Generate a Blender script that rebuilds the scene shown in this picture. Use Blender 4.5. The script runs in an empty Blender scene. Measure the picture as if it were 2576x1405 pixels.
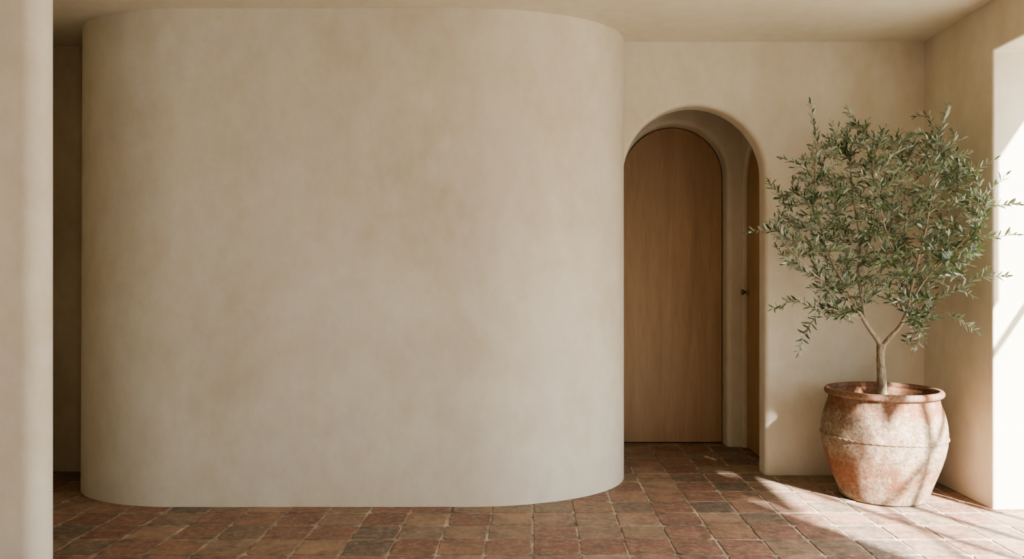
import bpy, bmesh, math, random
from mathutils import Vector, Matrix
random.seed(7)
C = bpy.context.scene.collection
F, VX, HY, CH = 2000.0, 1340.0, 710.0, 1.157
def P(px, py, Y): return Vector(((px-VX)*Y/F, Y, CH-(py-HY)*Y/F))
PI = math.pi
YB = 4.773; H = 2.6

# ---------------- materials ----------------
def srgb(r, g, b):
    f = lambda c: (c/255/12.92) if c/255 <= .04045 else ((c/255+.055)/1.055)**2.4
    return (f(r), f(g), f(b), 1)
def newmat(name):
    m = bpy.data.materials.new(name); m.use_nodes = True
    nt = m.node_tree; b = nt.nodes['Principled BSDF']
    return m, nt, b
def N(nt, t, **kw):
    n = nt.nodes.new(t)
    for k, v in kw.items(): setattr(n, k, v)
    return n
def noise(nt, vec, scale, detail=4, rough=.5, dist=0):
    n = N(nt, 'ShaderNodeTexNoise'); n.inputs['Scale'].default_value = scale
    n.inputs['Detail'].default_value = detail; n.inputs['Roughness'].default_value = rough
    n.inputs['Distortion'].default_value = dist
    nt.links.new(vec, n.inputs['Vector']); return n.outputs['Fac']
def ramp(nt, fac, stops, interp='LINEAR'):
    r = N(nt, 'ShaderNodeValToRGB'); r.color_ramp.interpolation = interp
    el = r.color_ramp.elements
    while len(el) < len(stops): el.new(.5)
    for e, (p, c) in zip(el, stops):
        e.position = p; e.color = c if len(c) == 4 else (*c, 1)
    nt.links.new(fac, r.inputs['Fac']); return r.outputs['Color']
def mix(nt, fac, a, b, mode='MIX'):
    n = N(nt, 'ShaderNodeMix', data_type='RGBA', blend_type=mode)
    for s, v in ((n.inputs[0], fac), (n.inputs[6], a), (n.inputs[7], b)):
        if isinstance(v, (int, float)): s.default_value = v
        elif isinstance(v, tuple): s.default_value = v
        else: nt.links.new(v, s)
    return n.outputs[2]
def math_(nt, op, a, b=0, c=0):
    n = N(nt, 'ShaderNodeMath', operation=op)
    for s, v in zip(n.inputs, (a, b, c)):
        if isinstance(v, (int, float)): s.default_value = v
        else: nt.links.new(v, s)
    return n.outputs[0]
def bump(nt, b, h, strength, dist=.01):
    n = N(nt, 'ShaderNodeBump'); n.inputs['Strength'].default_value = strength
    n.inputs['Distance'].default_value = dist
    nt.links.new(h, n.inputs['Height']); nt.links.new(n.outputs[0], b.inputs['Normal'])
def vmap(nt, scale=(1,1,1)):
    t = N(nt, 'ShaderNodeTexCoord'); m = N(nt, 'ShaderNodeMapping')
    m.inputs['Scale'].default_value = scale
    nt.links.new(t.outputs['Object'], m.inputs['Vector']); return m.outputs[0]
WG = (0, 0, 0, 1)
def plaster(name, light, dark, rosy):
    m, nt, b = newmat(name)
    v = vmap(nt)
    big = noise(nt, vmap(nt, (1, 1, .7)), 1.5, 7, .6, .15)
    mid = noise(nt, v, 3.0, 8, .65, .2)
    fine = noise(nt, vmap(nt, (1, 1, .7)), 12, 8, .7, .2)
    c = ramp(nt, big, [(.34, dark), (.64, light)])
    c = mix(nt, ramp(nt, mid, [(.46, WG), (.68, (.7,.7,.7,1))]), c, rosy)
    c = mix(nt, .38, c, ramp(nt, fine, [(.3, (.40,.39,.375,1)), (.7, (.62,.615,.605,1))]), 'OVERLAY')
    nt.links.new(c, b.inputs['Base Color'])
    b.inputs['Roughness'].default_value = .85
    b.inputs['Specular IOR Level'].default_value = .25
    h = math_(nt, 'ADD', noise(nt, v, 2.6, 3), math_(nt, 'MULTIPLY', noise(nt, v, 50, 6, .65), .06))
    bump(nt, b, h, .45, .02)
    return m
M = {}
M['wall'] = plaster('limewash_plaster', srgb(222,215,198), srgb(206,196,175), srgb(214,204,192))
M['ceil'] = plaster('ceiling_plaster', srgb(222,215,198), srgb(215,206,187), srgb(218,210,194))
M['dark'] = plaster('shade_tinted_plaster', srgb(200,184,156), srgb(184,168,140), srgb(192,176,150))  # darker version of the wall plaster, passage shade put into its colour

def tile_mat():
    m, nt, b = newmat('terracotta_tile')
    g = N(nt, 'ShaderNodeNewGeometry'); v = vmap(nt)
    c = ramp(nt, g.outputs['Random Per Island'], [
        (0, srgb(156,122,102)), (.12, srgb(140,106,92)), (.25, srgb(128,112,98)), (.37, srgb(164,136,114)),
        (.5, srgb(136,100,87)), (.62, srgb(150,128,108)), (.74, srgb(112,102,92)), (.83, srgb(146,110,95)), (.93, srgb(142,126,106))], 'CONSTANT')
    n1 = noise(nt, v, 8, 8, .68, .3)
    c = mix(nt, ramp(nt, n1, [(.38, (.65,.65,.65,1)), (.56, WG)]), c, srgb(92,79,69))
    n2 = noise(nt, v, 26, 8, .8, .3)
    c = mix(nt, ramp(nt, n2, [(.46, WG), (.68, (.75,.75,.75,1))]), c, srgb(184,158,136))
    nt.links.new(c, b.inputs['Base Color'])
    nt.links.new(ramp(nt, n1, [(.3, (.5,)*3+(1,)), (.7, (.7,)*3+(1,))]), b.inputs['Roughness'])
    b.inputs['Specular IOR Level'].default_value = .4
    h = math_(nt, 'ADD', noise(nt, v, 14, 5, .6), math_(nt, 'MULTIPLY', noise(nt, v, 90, 4, .6), .3))
    bump(nt, b, h, .75, .006)
    return m
M['tile'] = tile_mat()
def grout_mat():
    m, nt, b = newmat('lime_grout'); v = vmap(nt)
    nt.links.new(ramp(nt, noise(nt, v, 9, 5, .6), [(.38, srgb(126,112,96)), (.62, srgb(206,192,170))]), b.inputs['Base Color'])
    b.inputs['Roughness'].default_value = .95
    bump(nt, b, noise(nt, v, 150, 4), .4, .004)
    return m
M['grout'] = grout_mat()
def wood(name, a, d, sc):
    m, nt, b = newmat(name); v = vmap(nt, sc); vf = vmap(nt, (9, 9, .22))
    n1 = noise(nt, v, 2, 5, .55, .8)
    n2 = noise(nt, vf, 26, 3, .6, .1)
    c = ramp(nt, n1, [(.3, d), (.7, a)])
    c = mix(nt, ramp(nt, n2, [(.45, WG), (.75, (.34,.34,.34,1))]), c, srgb(118,90,62))
    nt.links.new(c, b.inputs['Base Color']); b.inputs['Roughness'].default_value = .5
    bump(nt, b, n2, .08, .002)
    return m
M['wood'] = wood('oak_door_wood', srgb(186,156,120), srgb(166,136,102), (5, 5, .4))
def simple(name, col, rough=.5, metal=0, sc=40):
    m, nt, b = newmat(name); v = vmap(nt)
    dk = tuple(x*.75 for x in col[:3]) + (1,)
    nt.links.new(ramp(nt, noise(nt, v, sc, 4), [(.35, dk), (.65, col)]), b.inputs['Base Color'])
    b.inputs['Roughness'].default_value = rough; b.inputs['Metallic'].default_value = metal
    return m
M['bronze'] = simple('aged_bronze', srgb(150,134,112), .4, .6)
M['steel'] = simple('painted_frame', srgb(225,218,205), .5, 0)
M['blocker'] = simple('sun_blocker_cloth', srgb(225,218,204), .9, 0, 80)  # for the unseen panels that cut the sun
M['terrace'] = simple('bounce_stone', srgb(205,198,182), .9, 0, 3)
def soil_mat():
    m, nt, b = newmat('potting_soil'); v = vmap(nt)
    n = noise(nt, v, 45, 6, .7)
    nt.links.new(ramp(nt, n, [(.35, srgb(34,24,18)), (.7, srgb(80,58,42))]), b.inputs['Base Color'])
    b.inputs['Roughness'].default_value = 1; bump(nt, b, n, 1, .03); return m
M['soil'] = soil_mat()
def pot_mat(name, rimmy):
    m, nt, b = newmat(name); v = vmap(nt)
    t = N(nt, 'ShaderNodeTexCoord'); s = N(nt, 'ShaderNodeSeparateXYZ'); nt.links.new(t.outputs['Object'], s.inputs[0])
    z = s.outputs['Z']
    n1 = noise(nt, v, 3.6, 8, .62, .4); n2 = noise(nt, v, 22, 8, .85, .2); n3 = noise(nt, v, 60, 6, .75)
    terra = ramp(nt, noise(nt, v, 7, 6), [(.3, srgb(130,86,62)), (.7, srgb(164,112,82))])
    pale = ramp(nt, n2, [(.35, srgb(136,114,92)), (.65, srgb(194,180,156))])
    if rimmy:
        fac = ramp(nt, math_(nt, 'ADD', math_(nt, 'MULTIPLY', n1, .5), math_(nt, 'MULTIPLY', n2, .5)), [(.46, WG), (.60, (.6,.6,.6,1))])
    else:
        zz = ramp(nt, math_(nt, 'MULTIPLY', z, 1.6), [(.0, (.54,)*3+(1,)), (.12, (.46,)*3+(1,)), (.30, (.42,)*3+(1,)), (.48, (.55,)*3+(1,)), (.70, (.53,)*3+(1,)), (.80, (.40,)*3+(1,))])
        q = math_(nt, 'ADD', math_(nt, 'MULTIPLY', n1, .5), math_(nt, 'MULTIPLY', n2, .5))
        q = math_(nt, 'ADD', q, math_(nt, 'SUBTRACT', zz, .5))
        fac = ramp(nt, q, [(.41, (.06,.06,.06,1)), (.46, (.5,.5,.5,1)), (.56, (.92,.92,.92,1))])
    c = mix(nt, fac, terra, pale)
    c = mix(nt, ramp(nt, n3, [(.46, WG), (.64, (.8,.8,.8,1))]), c, srgb(104,82,64))
    nt.links.new(c, b.inputs['Base Color']); b.inputs['Roughness'].default_value = .88
    bump(nt, b, math_(nt, 'ADD', n2, math_(nt, 'MULTIPLY', n3, .5)), .85, .01)
    return m
M['pot'] = pot_mat('weathered_terracotta', False); M['rim'] = pot_mat('terracotta_rim', True)
def bark_mat():
    m, nt, b = newmat('olive_bark'); v = vmap(nt, (1, 1, .35))
    n = noise(nt, v, 60, 6, .7, .6)
    nt.links.new(ramp(nt, n, [(.3, srgb(112,98,80)), (.7, srgb(184,168,142))]), b.inputs['Base Color'])
    b.inputs['Roughness'].default_value = .9; bump(nt, b, n, .7, .006); return m
M['bark'] = bark_mat()
def leaf_mat():
    m, nt, b = newmat('olive_leaf')
    g = N(nt, 'ShaderNodeNewGeometry')
    top = ramp(nt, g.outputs['Random Per Island'], [(0, srgb(50,68,50)), (.35, srgb(74,92,68)), (.7, srgb(102,118,90)), (1, srgb(144,154,120))])
    und = ramp(nt, g.outputs['Random Per Island'], [(0, srgb(136,148,128)), (1, srgb(178,186,164))])
    c = mix(nt, g.outputs['Backfacing'], top, und)
    nt.links.new(c, b.inputs['Base Color']); b.inputs['Roughness'].default_value = .36
    tr = N(nt, 'ShaderNodeBsdfTranslucent'); tr.inputs[0].default_value = srgb(134,152,92)
    mx = N(nt, 'ShaderNodeMixShader'); mx.inputs[0].default_value = .14
    out = nt.nodes['Material Output']
    nt.links.new(b.outputs[0], mx.inputs[1]); nt.links.new(tr.outputs[0], mx.inputs[2]); nt.links.new(mx.outputs[0], out.inputs[0])
    return m
M['leaf'] = leaf_mat()

# ---------------- helpers ----------------
def mesh_obj(name, V, Fc, mats, parent=None, smooth=False, mi=None):
    me = bpy.data.meshes.new(name); me.from_pydata([tuple(v) for v in V], [], Fc)
    for m in (mats if isinstance(mats, list) else [mats]): me.materials.append(m)
    if mi: me.polygons.foreach_set('material_index', mi)
    if smooth: me.polygons.foreach_set('use_smooth', [True]*len(me.polygons))
    me.update(); me.validate()
    o = bpy.data.objects.new(name, me); C.objects.link(o)
    if parent: o.parent = parent
    return o
def fixn(o):
    bm = bmesh.new(); bm.from_mesh(o.data); bmesh.ops.recalc_face_normals(bm, faces=bm.faces[:]); bm.to_mesh(o.data); bm.free()
def struct(o, label, cat):
    o['kind'] = 'structure'; o['label'] = label; o['category'] = cat; return o
def smooth_angle(o, deg=35):
    o.data.polygons.foreach_set('use_smooth', [True]*len(o.data.polygons))
    bm = bmesh.new(); bm.from_mesh(o.data)
    for e in bm.edges:
        if len(e.link_faces) == 2 and e.calc_face_angle(0) > math.radians(deg): e.smooth = False
    bm.to_mesh(o.data); bm.free()
def boxes(name, bs, mat, parent=None):
    V, Fc = [], []
    for (x0,x1,y0,y1,z0,z1) in bs:
        b = len(V)
        V += [(x,y,z) for x in (x0,x1) for y in (y0,y1) for z in (z0,z1)]
        Fc += [tuple(b+i for i in f) for f in ((0,1,3,2),(4,6,7,5),(0,4,5,1),(2,3,7,6),(0,2,6,4),(1,5,7,3))]
    return mesh_obj(name, V, Fc, mat, parent)
def arch_path(uc, r, zs, n=40, z0=0):
    pts = [((uc-r, z0), (-1, 0))]
    for i in range(n+1):
        a = PI - PI*i/n
        pts.append(((uc+r*math.cos(a), zs+r*math.sin(a)), (math.cos(a), math.sin(a))))
    pts.append(((uc+r, z0), (1, 0))); return pts
def rect_path(u0, u1, zt, cr=.03, n=8):
    pts = [((u0, 0), (-1, 0))]
    for i in range(n+1):
        a = PI - PI/2*i/n; pts.append(((u0+cr+cr*math.cos(a), zt-cr+cr*math.sin(a)), (math.cos(a), math.sin(a))))
    for i in range(n+1):
        a = PI/2 - PI/2*i/n; pts.append(((u1-cr+cr*math.cos(a), zt-cr+cr*math.sin(a)), (math.cos(a), math.sin(a))))
    pts.append(((u1, 0), (1, 0))); return pts
def portal_wall(name, to3, u0, u1, path, t, bev=.03, h=H, zb=0.0, nb=6, mat=None):
    V, Fc = [], []
    prof = [(bev*(1-math.sin(PI/2*i/nb)), bev*(1-math.cos(PI/2*i/nb))) for i in range(nb+1)]
    prof += [(o, t-d) for o, d in reversed(prof)]
    for (o, d) in prof:
        for (p, n) in path: V.append(to3(p[0]+n[0]*o, d, p[1]+n[1]*o))
    k = len(path)
    for r in range(len(prof)-1):
        for i in range(k-1): Fc.append((r*k+i, r*k+i+1, (r+1)*k+i+1, (r+1)*k+i))
    for row, d in ((0, 0), (len(prof)-1, t)):
        b = len(V); V += [to3(u0, d, zb), to3(u0, d, h), to3(u1, d, h), to3(u1, d, zb)]
        ring = [row*k+i for i in range(k)]
        Fc.append(tuple(ring + [b+3, b+2, b+1, b]))
        if d == 0: b0 = b
    for i in range(3): Fc.append((b0+i, b0+i+1, b+i+1, b+i))
    o = mesh_obj(name, V, Fc, mat or M['wall']); fixn(o)
    bm = bmesh.new(); bm.from_mesh(o.data)
    bmesh.ops.triangulate(bm, faces=[f for f in bm.faces if len(f.verts) > 4]); bm.to_mesh(o.data); bm.free()
    smooth_angle(o, 30)
    return o
def arch_slab(name, to3, path, t, mat, parent=None):
    V, Fc = [], []; k = len(path); e = .004
    rings = [(-e, 0), (0, e), (0, t)]
    for o, d in rings:
        for p, n in path: V.append(to3(p[0]+n[0]*o, d, p[1]+n[1]*o))
    for r in range(2):
        for i in range(k): j = (i+1) % k; Fc.append((r*k+i, r*k+j, (r+1)*k+j, (r+1)*k+i))
    Fc.append(tuple(range(k))); Fc.append(tuple(range(2*k, 3*k)))
    o = mesh_obj(name, V, Fc, mat, parent); fixn(o); smooth_angle(o, 30); return o
def lathe(name, prof, loc, mat, parent=None, n=96, closed=False):
    V, Fc = [], []
    for (r, z) in prof:
        for i in range(n):
            a = 2*PI*i/n; V.append((r*math.cos(a), r*math.sin(a), z))
    m = len(prof)
    for j in range(m if closed else m-1):
        for i in range(n):
            k = (i+1) % n; j2 = (j+1) % m; Fc.append((j*n+i, j*n+k, j2*n+k, j2*n+i))
    o = mesh_obj(name, V, Fc, mat, parent, True); fixn(o); o.location = loc; return o

# ---------------- setting ----------------
S = .206
V, Fc, mi = [], [], []
XL, XR, Y0, Y1 = -4.0, 2.75, -3.0, 5.95
V += [(XL,Y0,-.003),(XR,Y0,-.003),(XR,Y1,-.003),(XL,Y1,-.003)]; Fc.append((0,1,2,3)); mi.append(1)
V += [(XL,Y0,-.15),(XR,Y0,-.15),(XR,Y1,-.15),(XL,Y1,-.15)]
Fc += [(7,6,5,4),(0,4,5,1),(1,5,6,2),(2,6,7,3),(3,7,4,0)]; mi += [1]*5
y = 3.378 - S*31
rj = random.Random(3)
while y < Y1-.02:
    ix = math.floor(XL/S)+1
    while (ix+1)*S <= XR+.001:
        cx = (ix+.5)*S + rj.uniform(-.003,.003); cy = y+S/2 + rj.uniform(-.003,.003)
        if cy+S/2 > Y1 or cy-S/2 < Y0: ix += 1; continue
        hs = S/2-.0036+rj.uniform(-.0015,.0006); rot = rj.uniform(-.02,.02)
        tx, ty, hz = rj.uniform(-.006,.006), rj.uniform(-.006,.006), rj.uniform(-.001,.001)
        out = []
        for (ax, ay, bx_, by_) in ((-1,-1,1,-1),(1,-1,1,1),(1,1,-1,1),(-1,1,-1,-1)):
            for k in range(8):
                f = k/8 + (.03 if k == 0 else 0)
                out.append([ax+(bx_-ax)*f, ay+(by_-ay)*f])
            out.append([ax+(bx_-ax)*.97, ay+(by_-ay)*.97])
        b = len(V); n = len(out)
        rings = [[], [], []]
        chip = [rj.choice((0,0,0,.02,.05)) for _ in range(4)]
        for (u, v) in out:
            cr = min(abs(u), abs(v))
            ci = (1 if u > 0 else 0)+(2 if v > 0 else 0)
            q = hs*(1 - (.012+chip[ci])*(cr > .85)) + rj.uniform(-.0024,.0014)
            X = u*q; Yy = v*q
            for ri, (ins, dz) in enumerate(((0, -.005), (.0006, -.0014), (.003, 0))):
                s = 1-ins/hs
                xx, yy = X*s, Yy*s
                rings[ri].append((cx+xx*math.cos(rot)-yy*math.sin(rot), cy+xx*math.sin(rot)+yy*math.cos(rot), hz+dz+tx*xx+ty*yy))
        for r in rings: V += r
        for r in range(2):
            for i in range(n): j = (i+1) % n; Fc.append((b+r*n+i, b+r*n+j, b+(r+1)*n+j, b+(r+1)*n+i)); mi.append(0)
        Fc.append(tuple(b+2*n+i for i in range(n))); mi.append(0)
        ix += 1
    y += S
fl = mesh_obj('floor', V, Fc, [M['tile'], M['grout']], mi=mi)
smooth_angle(fl, 20)
struct(fl, 'worn square terracotta tile floor with pale mortar joints', 'floor')

ce = boxes('ceiling', [(-4.0, 2.75, -3, 5.95, H, H+.15)], M['ceil'])
struct(ce, 'smooth beige plaster ceiling', 'ceiling')

bw = portal_wall('wall_back', lambda u, d, z: (u, YB+d, z), -1.0, 2.75, arch_path(.971, .425, 1.794, 48), .15, .03)
struct(bw, 'beige limewashed back wall with an arched opening', 'wall')
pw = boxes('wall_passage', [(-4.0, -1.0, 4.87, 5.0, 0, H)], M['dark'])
struct(pw, 'wall with shade tinted into its plaster at the end of the narrow side passage', 'wall')
ps = boxes('wall_passage_blocker', [(-3.05, -2.95, 2.72, 4.87, 0, H)], M['dark'])  # added out of view to keep light out of the passage gap
struct(ps, 'unseen side wall added to darken the narrow passage', 'wall')
rw = portal_wall('wall_right', lambda u, d, z: (2.35+d, u, z), -3.0, 5.0, rect_path(.83, 4.06, 2.34, .012), .4, .014)
struct(rw, 'beige plaster wall with deep sunlit full height opening', 'wall')
lw = boxes('wall_left', [(-4.1, -4.0, -3, 5.0, 0, H)], M['wall'])
struct(lw, 'plaster side wall beyond the foreground wall end', 'wall')
rr_ = boxes('wall_fill_blocker', [(-4.1, .2, -3.12, -3, 0, H)], M['wall'])  # added out of view so the fill comes from the right
struct(rr_, 'unseen plaster wall added to block fill light across the left of the room behind the viewpoint', 'wall')

# curved wall, slightly battered
NZ = 12; V = []; Fc = []
for j in range(NZ+1):
    f = j/NZ; ln = .09*f
    plan = []
    for i in range(41):
        a = PI/2*i/40; plan.append((-.35+.895*math.sin(a), 4.78-(.68-ln)*math.cos(a)))
    plan += [(.545, 4.86), (-2.45, 4.86), (-2.56, 4.80)]
    for i in range(41):
        a = PI/2*i/40; plan.append((-1.85-(.73+.02*f)*math.cos(a), 4.65+.3*ln-(.55-.7*ln)*math.sin(a)))
    V += [(x, yy, H*f) for x, yy in plan]
k = len(plan)
for j in range(NZ):
    for i in range(k): i2 = (i+1) % k; Fc.append((j*k+i, j*k+i2, (j+1)*k+i2, (j+1)*k+i))
cw = mesh_obj('wall_curved', V, Fc, M['wall']); fixn(cw); smooth_angle(cw, 30)
struct(cw, 'large bulging curved wall in beige limewash plaster', 'wall')

xe, yf, th = -1.615, 2.60, .12
pl = [(-4.0, yf), (xe-th/2, yf)]
for i in range(1, 16): a = -PI/2 + PI*i/16; pl.append((xe-th/2+th/2*math.cos(a), yf+th/2+th/2*math.sin(a)))
pl += [(xe-th/2, yf+th), (-4.0, yf+th)]
k = len(pl)
V = [(x, y, 0) for x, y in pl]+[(x, y, H) for x, y in pl]
Fc = [(i, (i+1) % k, k+(i+1) % k, k+i) for i in range(k)]+[tuple(range(k)), tuple(range(k, 2*k))]
fw = mesh_obj('wall_front', V, Fc, M['wall']); fixn(fw); smooth_angle(fw, 30)
struct(fw, 'pale plaster wall end in the foreground at the left', 'wall')

# vestibule
vb = portal_wall('wall_vestibule_back', lambda u, d, z: (u, 5.60+d, z), .4, 1.475, arch_path(1.005, .366, 1.909, 40), .22, .035)
struct(vb, 'vestibule wall around the wide arched wooden door', 'wall')
vr = portal_wall('wall_vestibule_right', lambda u, d, z: (1.475+d, u, z), 4.92, 5.60, arch_path(5.255, .32, 1.815, 40), .15, .012)
struct(vr, 'vestibule side wall around the narrow arched wooden door', 'wall')
vl = boxes('wall_vestibule_left', [(.3, .4, 4.92, 5.85, 0, H)], M['wall'])
struct(vl, 'vestibule side wall hidden behind the curved wall', 'wall')
vo = boxes('wall_leak_blocker', [(.3, 1.9, 5.83, 5.95, -.1, H), (1.66, 1.9, 4.92, 5.83, -.1, H)], M['wall'])  # added behind the doors to stop sky light leaking in
struct(vo, 'unseen shell added to stop light leaks, closing the space behind the arched doors', 'wall')

def empty(name, loc=(0,0,0)):
    o = bpy.data.objects.new(name, None); C.objects.link(o); o.location = loc; return o
d1 = empty('door_1'); struct(d1, 'wide arched oak door at the end of the vestibule', 'door')
arch_slab('door_leaf', lambda u, d, z: (u, 5.735+d, z), arch_path(1.005, .361, 1.909, 40, .008), .045, M['wood'], d1)
d2 = empty('door_2'); struct(d2, 'arched oak door seen edge on with small bronze knob', 'door')
arch_slab('door_leaf', lambda u, d, z: (1.50+d, u, z), arch_path(5.255, .316, 1.815, 40, .008), .045, M['wood'], d2)
kp = [(0,0),(.020,0),(.020,.004),(.008,.006),(.008,.024),(.012,.028),(.018,.033),(.020,.039),(.018,.045),(.010,.049),(0,.050)]
kb = lathe('knob', kp, (1.50, 5.535, 1.09), M['bronze'], d2, 32)
kb.rotation_euler = (0, -PI/2, 0); kb['label'] = 'small round bronze knob'

# window in the deep opening
w = empty('window_1'); struct(w, 'tall slender framed glazing in the sunlit opening', 'window')
xo0, xo1 = 2.70, 2.735
boxes('frame', [(xo0,xo1,.80,.85,0,2.34),(xo0,xo1,4.02,4.08,0,2.34),(xo0,xo1,.85,4.02,2.31,2.36)], M['steel'], w)
for ym in (1.83, 2.47, 3.2):
    boxes('mullion', [(xo0,xo1,ym-.018,ym+.018,0,2.31)], M['steel'], w)
boxes('transom', [(xo0+.005,xo1-.005,.85,4.02,1.32,1.345)], M['steel'], w)
for a_, b_, z0_, z1_ in ((1.03, 1.53, 1.95, 2.31), (1.53, 1.61, 1.95, 2.17), (1.61, 2.045, 1.95, 2.31), (2.09, 2.9, 1.72, 2.31), (2.9, 3.42, 1.5, 2.31), (2.045, 2.09, 2.135, 2.15), (2.045, 2.09, 2.20, 2.213)):
    boxes('sun_blocker', [(xo0-.03,xo0-.022,a_,b_,z0_,z1_)], M['blocker'], w)  # unseen panels added to trim the sun patches, gaps leave dapples
tg = boxes('ground', [(2.75, 12, -6, 12, -.2, -.03)], M['terrace'])  # unseen pale slab added to bounce sunlight onto the ceiling
struct(tg, 'pale stone terrace added unseen outside the opening to bounce light in', 'ground')

# ---------------- potted olive tree ----------------
PC = Vector((1.900, 4.312, 0))
root = empty('potted_olive_tree', PC)
root['label'] = 'small leafy olive tree planted in a large weathered terracotta pot'
root['category'] = 'potted tree'
K = .915
prof = [(0,.002),(.228,.002),(.238,.004),(.243,.012),(.252,.035),(.272,.085),(.293,.135),(.315,.19),(.333,.245),(.344,.295),
        (.347,.33),(.348,.36),(.344,.40),(.336,.44),(.325,.475),(.314,.503),(.307,.522),(.304,.540),(.304,.556),(.296,.562),
        (.288,.555),(.288,.52),(.300,.47),(.312,.40),(.30,.30),(.0,.28)]
pot = lathe('pot', [(r*K, z) for r, z in prof], (0,0,0), M['pot'], root, 128)
rp = []
for i in range(20):
    a = 2*PI*i/20; rp.append((.284+.017*math.cos(a), .567+.0185*math.sin(a)))
rim = lathe('rim', rp, (0,0,0), M['rim'], pot, 128, closed=True)
rim['label'] = 'rolled terracotta rim with less lime bloom'
bp = [(.3175+.0055*math.cos(a), .334+.007*math.sin(a)) for a in [2*PI*i/12 for i in range(12)]]
V, Fc = [], []; n = 360
for j, (r, z) in enumerate(bp):
    for i in range(n):
        a = 2*PI*i/n; q = .0016*math.sin(a*60+z*300)
        V.append(((r+q)*math.cos(a), (r+q)*math.sin(a), z-.004*math.sin(a*1+1)))
for j in range(12):
    for i in range(n): i2 = (i+1) % n; j2 = (j+1) % 12; Fc.append((j*n+i, j*n+i2, j2*n+i2, j2*n+i))
bd = mesh_obj('band', V, Fc, M['pot'], pot, True); fixn(bd)
V, Fc = [(0,0,.517)], []
nr, na = 14, 48
for r in range(1, nr+1):
    for i in range(na):
        a = 2*PI*i/na; rr = .268*r/nr
        V.append((rr*math.cos(a), rr*math.sin(a), .514-.024*(r/nr)**2+random.uniform(-.005,.005)))
for i in range(na): Fc.append((0, 1+i, 1+(i+1) % na))
for r in range(nr-1):
    for i in range(na): i2 = (i+1) % na; Fc.append((1+r*na+i, 1+(r+1)*na+i, 1+(r+1)*na+i2, 1+r*na+i2))
mesh_obj('soil', V, Fc, M['soil'], root, True)

def tube(V, Fc, pts, rad, n=8):
    m = len(pts); up = Vector((0.3, 1, .1)).normalized(); base = len(V)
    for i in range(m):
        t = (pts[min(i+1, m-1)]-pts[max(i-1, 0)])
        if t.length < 1e-6: t = Vector((0,0,1))
        t.normalize(); s = t.cross(up)
        if s.length < 1e-3: s = t.cross(Vector((1,0,0)))
        s.normalize(); up = s.cross(t).normalized()
        for k in range(n):
            a = 2*PI*k/n; V.append(pts[i]+(s*math.cos(a)+up*math.sin(a))*rad[i])
    for i in range(m-1):
        for k in range(n): k2 = (k+1) % n; Fc.append((base+i*n+k, base+i*n+k2, base+(i+1)*n+k2, base+(i+1)*n+k))
    Fc.append(tuple(base+(m-1)*n+k for k in range(n)))
def catmull(pts, sub=6):
    out = []
    for i in range(len(pts)-1):
        p0 = pts[max(i-1,0)]; p1 = pts[i]; p2 = pts[i+1]; p3 = pts[min(i+2,len(pts)-1)]
        for k in range(sub):
            t = k/sub
            out.append(.5*((2*p1)+(-p0+p2)*t+(2*p0-5*p1+4*p2-p3)*t*t+(-p0+3*p1-3*p2+p3)*t**3))
    out.append(pts[-1]); return out
L = lambda lst: [P(*q)-PC for q in lst]
trunk_pts = catmull(L([(2219,1010,4.31),(2218,945,4.31),(2215,905,4.31),(2217,864,4.31)]))
limbs = [
 ([(2217,876,4.31),(2206,852,4.305),(2186,825,4.29),(2160,782,4.26),(2124,715,4.2),(2090,650,4.16),(2065,570,4.13),(2050,480,4.12),(2052,400,4.12)], .016,.003),
 ([(2178,813,4.285),(2166,740,4.32),(2160,680,4.36),(2165,610,4.4),(2150,520,4.42),(2140,430,4.42),(2142,370,4.4)], .011,.003),
 ([(2217,876,4.31),(2238,848,4.30),(2264,820,4.28),(2282,780,4.26),(2294,720,4.24),(2310,650,4.2),(2330,570,4.18),(2345,480,4.18),(2365,390,4.16)], .0155,.003),
 ([(2286,770,4.26),(2330,700,4.18),(2390,640,4.05),(2440,585,3.95),(2475,530,3.9)], .007,.002),
 ([(2294,720,4.24),(2262,650,4.3),(2240,570,4.36),(2250,480,4.4),(2285,400,4.4)], .008,.0025),
 ([(2150,765,4.25),(2105,730,4.15),(2050,690,4.05),(2000,640,4.0),(1965,600,4.0)], .006,.002),
 ([(2165,610,4.4),(2110,560,4.3),(2050,520,4.25),(2000,480,4.22)], .005,.002),
 ([(2310,650,4.2),(2360,600,4.3),(2390,520,4.32),(2420,450,4.2)], .005,.002),
 ([(2262,650,4.3),(2235,600,4.1),(2215,520,3.98),(2205,440,3.98)], .005,.002),
 ([(2160,680,4.36),(2192,600,4.28),(2202,500,4.24),(2196,410,4.2),(2212,345,4.2)], .006,.002),
 ([(2172,800,4.28),(2130,790,4.2),(2080,775,4.12),(2050,800,4.08)], .005,.002),
 ([(2286,770,4.26),(2310,780,4.2),(2350,780,4.1),(2390,790,4.0)], .005,.002)]
V, Fc = [], []
m = len(trunk_pts)
def trr(i):
    f = i/(m-1)
    return .0275-.0065*min(1, f*1.6)+(.0035*max(0, f-.8)/.2)+.001*math.sin(i*1.7)
tube(V, Fc, trunk_pts, [trr(i) for i in range(m)], 16)
trunk = mesh_obj('trunk', V, Fc, M['bark'], root, True)
nodes = []
for lst, r0, r1 in limbs:
    pts = catmull(L(lst)); m = len(pts)
    rad = [r0+(r1-r0)*(i/(m-1))**.7 for i in range(m)]
    V, Fc = [], []; tube(V, Fc, pts, rad, 10)
    mesh_obj('branch', V, Fc, M['bark'], trunk, True)
    for i in range(2, m):
        if (pts[i]+PC).z > .98: nodes.append((pts[i], (pts[i]-pts[i-1]).normalized()))
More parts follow.
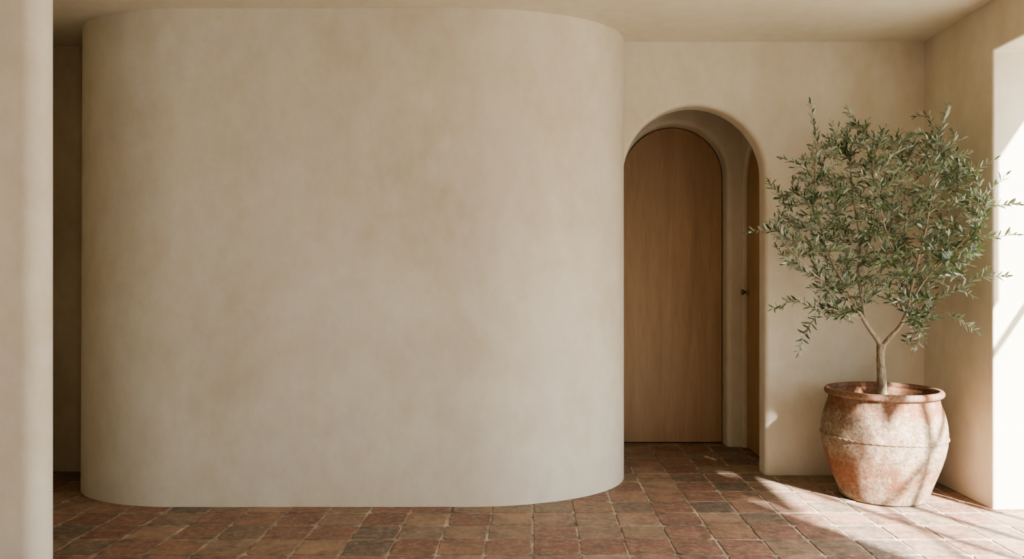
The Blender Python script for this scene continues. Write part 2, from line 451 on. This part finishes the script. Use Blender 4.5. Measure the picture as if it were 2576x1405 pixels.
poly = [(1975,500),(2000,440),(2035,370),(2085,335),(2150,310),(2205,325),(2250,345),(2300,335),(2350,340),(2405,375),(2445,420),(2490,490),(2480,570),(2460,640),(2425,690),(2370,720),(2350,780),(2330,820),(2290,830),(2265,780),(2225,755),(2180,765),(2140,800),(2060,800),(2050,740),(2025,690),(1975,660),(1935,590),(1945,540)]
def inside(x, y):
    c = False; j = len(poly)-1
    for i in range(len(poly)):
        (xi, yi), (xj, yj) = poly[i], poly[j]
        if (yi > y) != (yj > y) and x < (xj-xi)*(y-yi)/(yj-yi)+xi: c = not c
        j = i
    return c
R = random.Random(11)
targets = []; px_used = []
while len(targets) < 760:
    best = None; bd0 = -1
    for _ in range(3):
        while True:
            x, yv = R.uniform(1930,2495), R.uniform(305,830)
            if inside(x, yv): break
        dd = min([(x-a)**2+(yv-b_)**2 for a, b_ in px_used] or [1e9])
        if dd > bd0: bd0 = dd; best = (x, yv)
    x, yv = best; px_used.append(best)
    e = min(1, math.hypot((x-2225)/290, (yv-560)/265)); dmax = .38*math.sqrt(max(.06, 1-e*e))
    Yd = 4.24+R.uniform(-1,1)*dmax
    if x > 2400: Yd = min(Yd, 4.22)
    p = P(x, yv, Yd)
    if p.x > 2.27 and Yd > 3.98: p = P(x, yv, R.uniform(3.8, 3.98))
    targets.append((p-PC, .18))
shoots = [(2040,258,4.12),(2052,330,4.1),(2132,275,4.35),(2110,320,4.1),(2305,292,4.3),(2300,340,4.2),(2387,268,4.15),(2372,320,4.1),(2395,330,4.2),(2500,400,3.92),(2460,430,3.98),(2530,440,3.85),(2562,515,3.85),(2555,590,3.82),
 (2500,600,3.85),(2528,695,3.85),(2480,680,3.88),(2445,742,3.95),(2400,730,4.0),(2455,832,3.95),(2410,800,4.0),(2300,880,4.15),(2325,850,4.1),(2280,860,4.3),(1885,585,4.1),(1930,560,4.1),(1932,455,4.15),(1960,500,4.2),(1967,398,4.2),(2000,420,4.1),
 (1975,662,4.05),(1990,640,4.1),(2050,800,4.1),(2020,845,4.05),(2010,885,4.05),(2040,770,4.1),(1990,750,4.05),(1945,775,4.0),(2230,320,4.2),(2215,345,4.3),(2440,385,4.1),(2180,305,4.3),(2260,335,4.3),(2090,310,4.2),(2420,350,4.15),(2360,420,3.95),(2340,300,4.3),
 (2100,800,4.15),(2140,810,4.2),(2080,780,4.3),(2310,800,4.35),(2340,760,4.4),(2300,820,4.1),(2360,800,4.15)]
for s in shoots: targets.append((P(*s)-PC, .26))
TV, TF, LV, LF = [], [], [], []
def leaf(o, d, nrm, ln, wd):
    d = d.normalized(); s = d.cross(nrm)
    if s.length < 1e-3: return
    s.normalize(); u = s.cross(d).normalized(); b = len(LV)
    bend = R.uniform(-.10, .16); fold = .25
    st = [(.0,.06),(.22,.72),(.5,1.0),(.78,.68),(1.0,.03)]
    for f, wv in st:
        c = o+d*(ln*f)-u*(bend*ln*f*f); ww = wd*.5*wv
        LV.append(c+s*ww+u*ww*fold); LV.append(c); LV.append(c-s*ww+u*ww*fold)
    for i in range(4):
        a = b+i*3; LF.append((a,a+3,a+4,a+1)); LF.append((a+1,a+4,a+5,a+2))
cen = P(2225, 640, 4.26)-PC
def safe(p):
    w = p+PC
    return w.y < YB-.015 and (w.x < 2.335 or w.y < 4.04)
targets.sort(key=lambda t: min((n[0]-t[0]).length for n in nodes))
for T, leaflen in targets:
    best, bd_ = None, 1e9
    for (p, t) in nodes:
        d = (T-p); l = d.length
        if l < .05: continue
        al = d.dot(t)/l
        cost = l*(1.35-.45*al) + (.12 if p.z > T.z+.03 and T.z > .95 else 0)
        if cost < bd_: bd_, best = cost, (p, t)
    p, t = best; l = (T-p).length
    c1 = p+(t*.5+(p-cen).normalized()*.25+Vector((0,0,.05)))*l*.45
    npt = max(5, int(l/.02))
    pts = []
    for i in range(npt+1):
        f = i/npt; q = p*(1-f)**2+c1*2*f*(1-f)+T*f*f
        if i: q += Vector((R.uniform(-1,1),R.uniform(-1,1),R.uniform(-1,1)))*.0025
        pts.append(q)
    rr = .0014+.0026*min(1, l/.4)
    tube(TV, TF, pts, [rr+(.0008-rr)*i/npt for i in range(npt+1)], 5)
    for i in range(1, npt+1):
        if i % 3 == 0: nodes.append((pts[i], (pts[i]-pts[i-1]).normalized()))
    step = .0155; ph = R.uniform(0, PI); total = sum((pts[i+1]-pts[i]).length for i in range(npt))
    run = 0; nxt = max(0.012, total-leaflen); k = 0
    for i in range(npt):
        a, b2 = pts[i], pts[i+1]; sl = (b2-a).length
        while nxt <= run+sl:
            q = a.lerp(b2, (nxt-run)/sl); tt = (b2-a).normalized()
            s = tt.cross(Vector((0,0,1)));  s = s.normalized() if s.length > .05 else Vector((1,0,0)); u = s.cross(tt)
            ang = ph+k*PI/2+R.uniform(-.4,.4)
            ln = R.uniform(.034,.054)*(.72 if total-nxt < .03 else 1)
            for sg in (0, PI):
                if R.random() < .1: continue
                sd = s*math.cos(ang+sg)+u*math.sin(ang+sg)
                dd = (tt*R.uniform(.5,.95)+sd*.85+Vector((0,0,R.uniform(.0,.4))))
                nn = (tt*.8-sd*.5+Vector((R.uniform(-.4,.4),R.uniform(-.4,.4),.55)))
                if safe(q+dd.normalized()*ln): leaf(q, dd, nn, ln, ln*R.uniform(.22,.30))
            k += 1; nxt += step*R.uniform(.85,1.25)
        run += sl
    if safe(T): leaf(pts[-1], pts[-1]-pts[-2]+Vector((0,0,.002)), Vector((R.uniform(-1,1),-1,.3)), .035, .008)
tw = mesh_obj('twigs', TV, TF, M['bark'], trunk, True)
fo = mesh_obj('foliage', LV, LF, M['leaf'], root, True)
fo['label'] = 'narrow grey green olive leaves'

# ---------------- light ----------------
sl = bpy.data.lights.new('sun', 'SUN'); sl.energy = 36; sl.angle = math.radians(1.3); sl.color = (1, .97, .92)
so = bpy.data.objects.new('sun', sl); C.objects.link(so)
so.rotation_euler = Vector((-.42, .91, -.62)).to_track_quat('-Z', 'Y').to_euler()
wd = bpy.data.worlds.new('world'); bpy.context.scene.world = wd; wd.use_nodes = True
nt = wd.node_tree; bg = nt.nodes['Background']; bg.inputs[0].default_value = (.91, .97, 1, 1)
tc = N(nt, 'ShaderNodeTexCoord'); dp = N(nt, 'ShaderNodeVectorMath', operation='DOT_PRODUCT')
nt.links.new(tc.outputs['Generated'], dp.inputs[0]); dp.inputs[1].default_value = (.94, -.1, .3)
st = math_(nt, 'ADD', math_(nt, 'MULTIPLY', math_(nt, 'MAXIMUM', dp.outputs['Value'], 0.0), 6.5), .6)
nt.links.new(st, bg.inputs[1])
try: bpy.context.scene.view_settings.look = 'AgX - Medium High Contrast'
except Exception as e: print('look', e)

# ---------------- camera ----------------
cam = bpy.data.cameras.new('camera'); co = bpy.data.objects.new('camera', cam); C.objects.link(co)
co.location = (0, 0, CH); co.rotation_euler = (PI/2, 0, 0)
cam.sensor_width = 36; cam.lens = F/2576*36; cam.shift_x = (1288-VX)/2576; cam.shift_y = (HY-702.5)/2576
cam.clip_start = .05
bpy.context.scene.camera = co
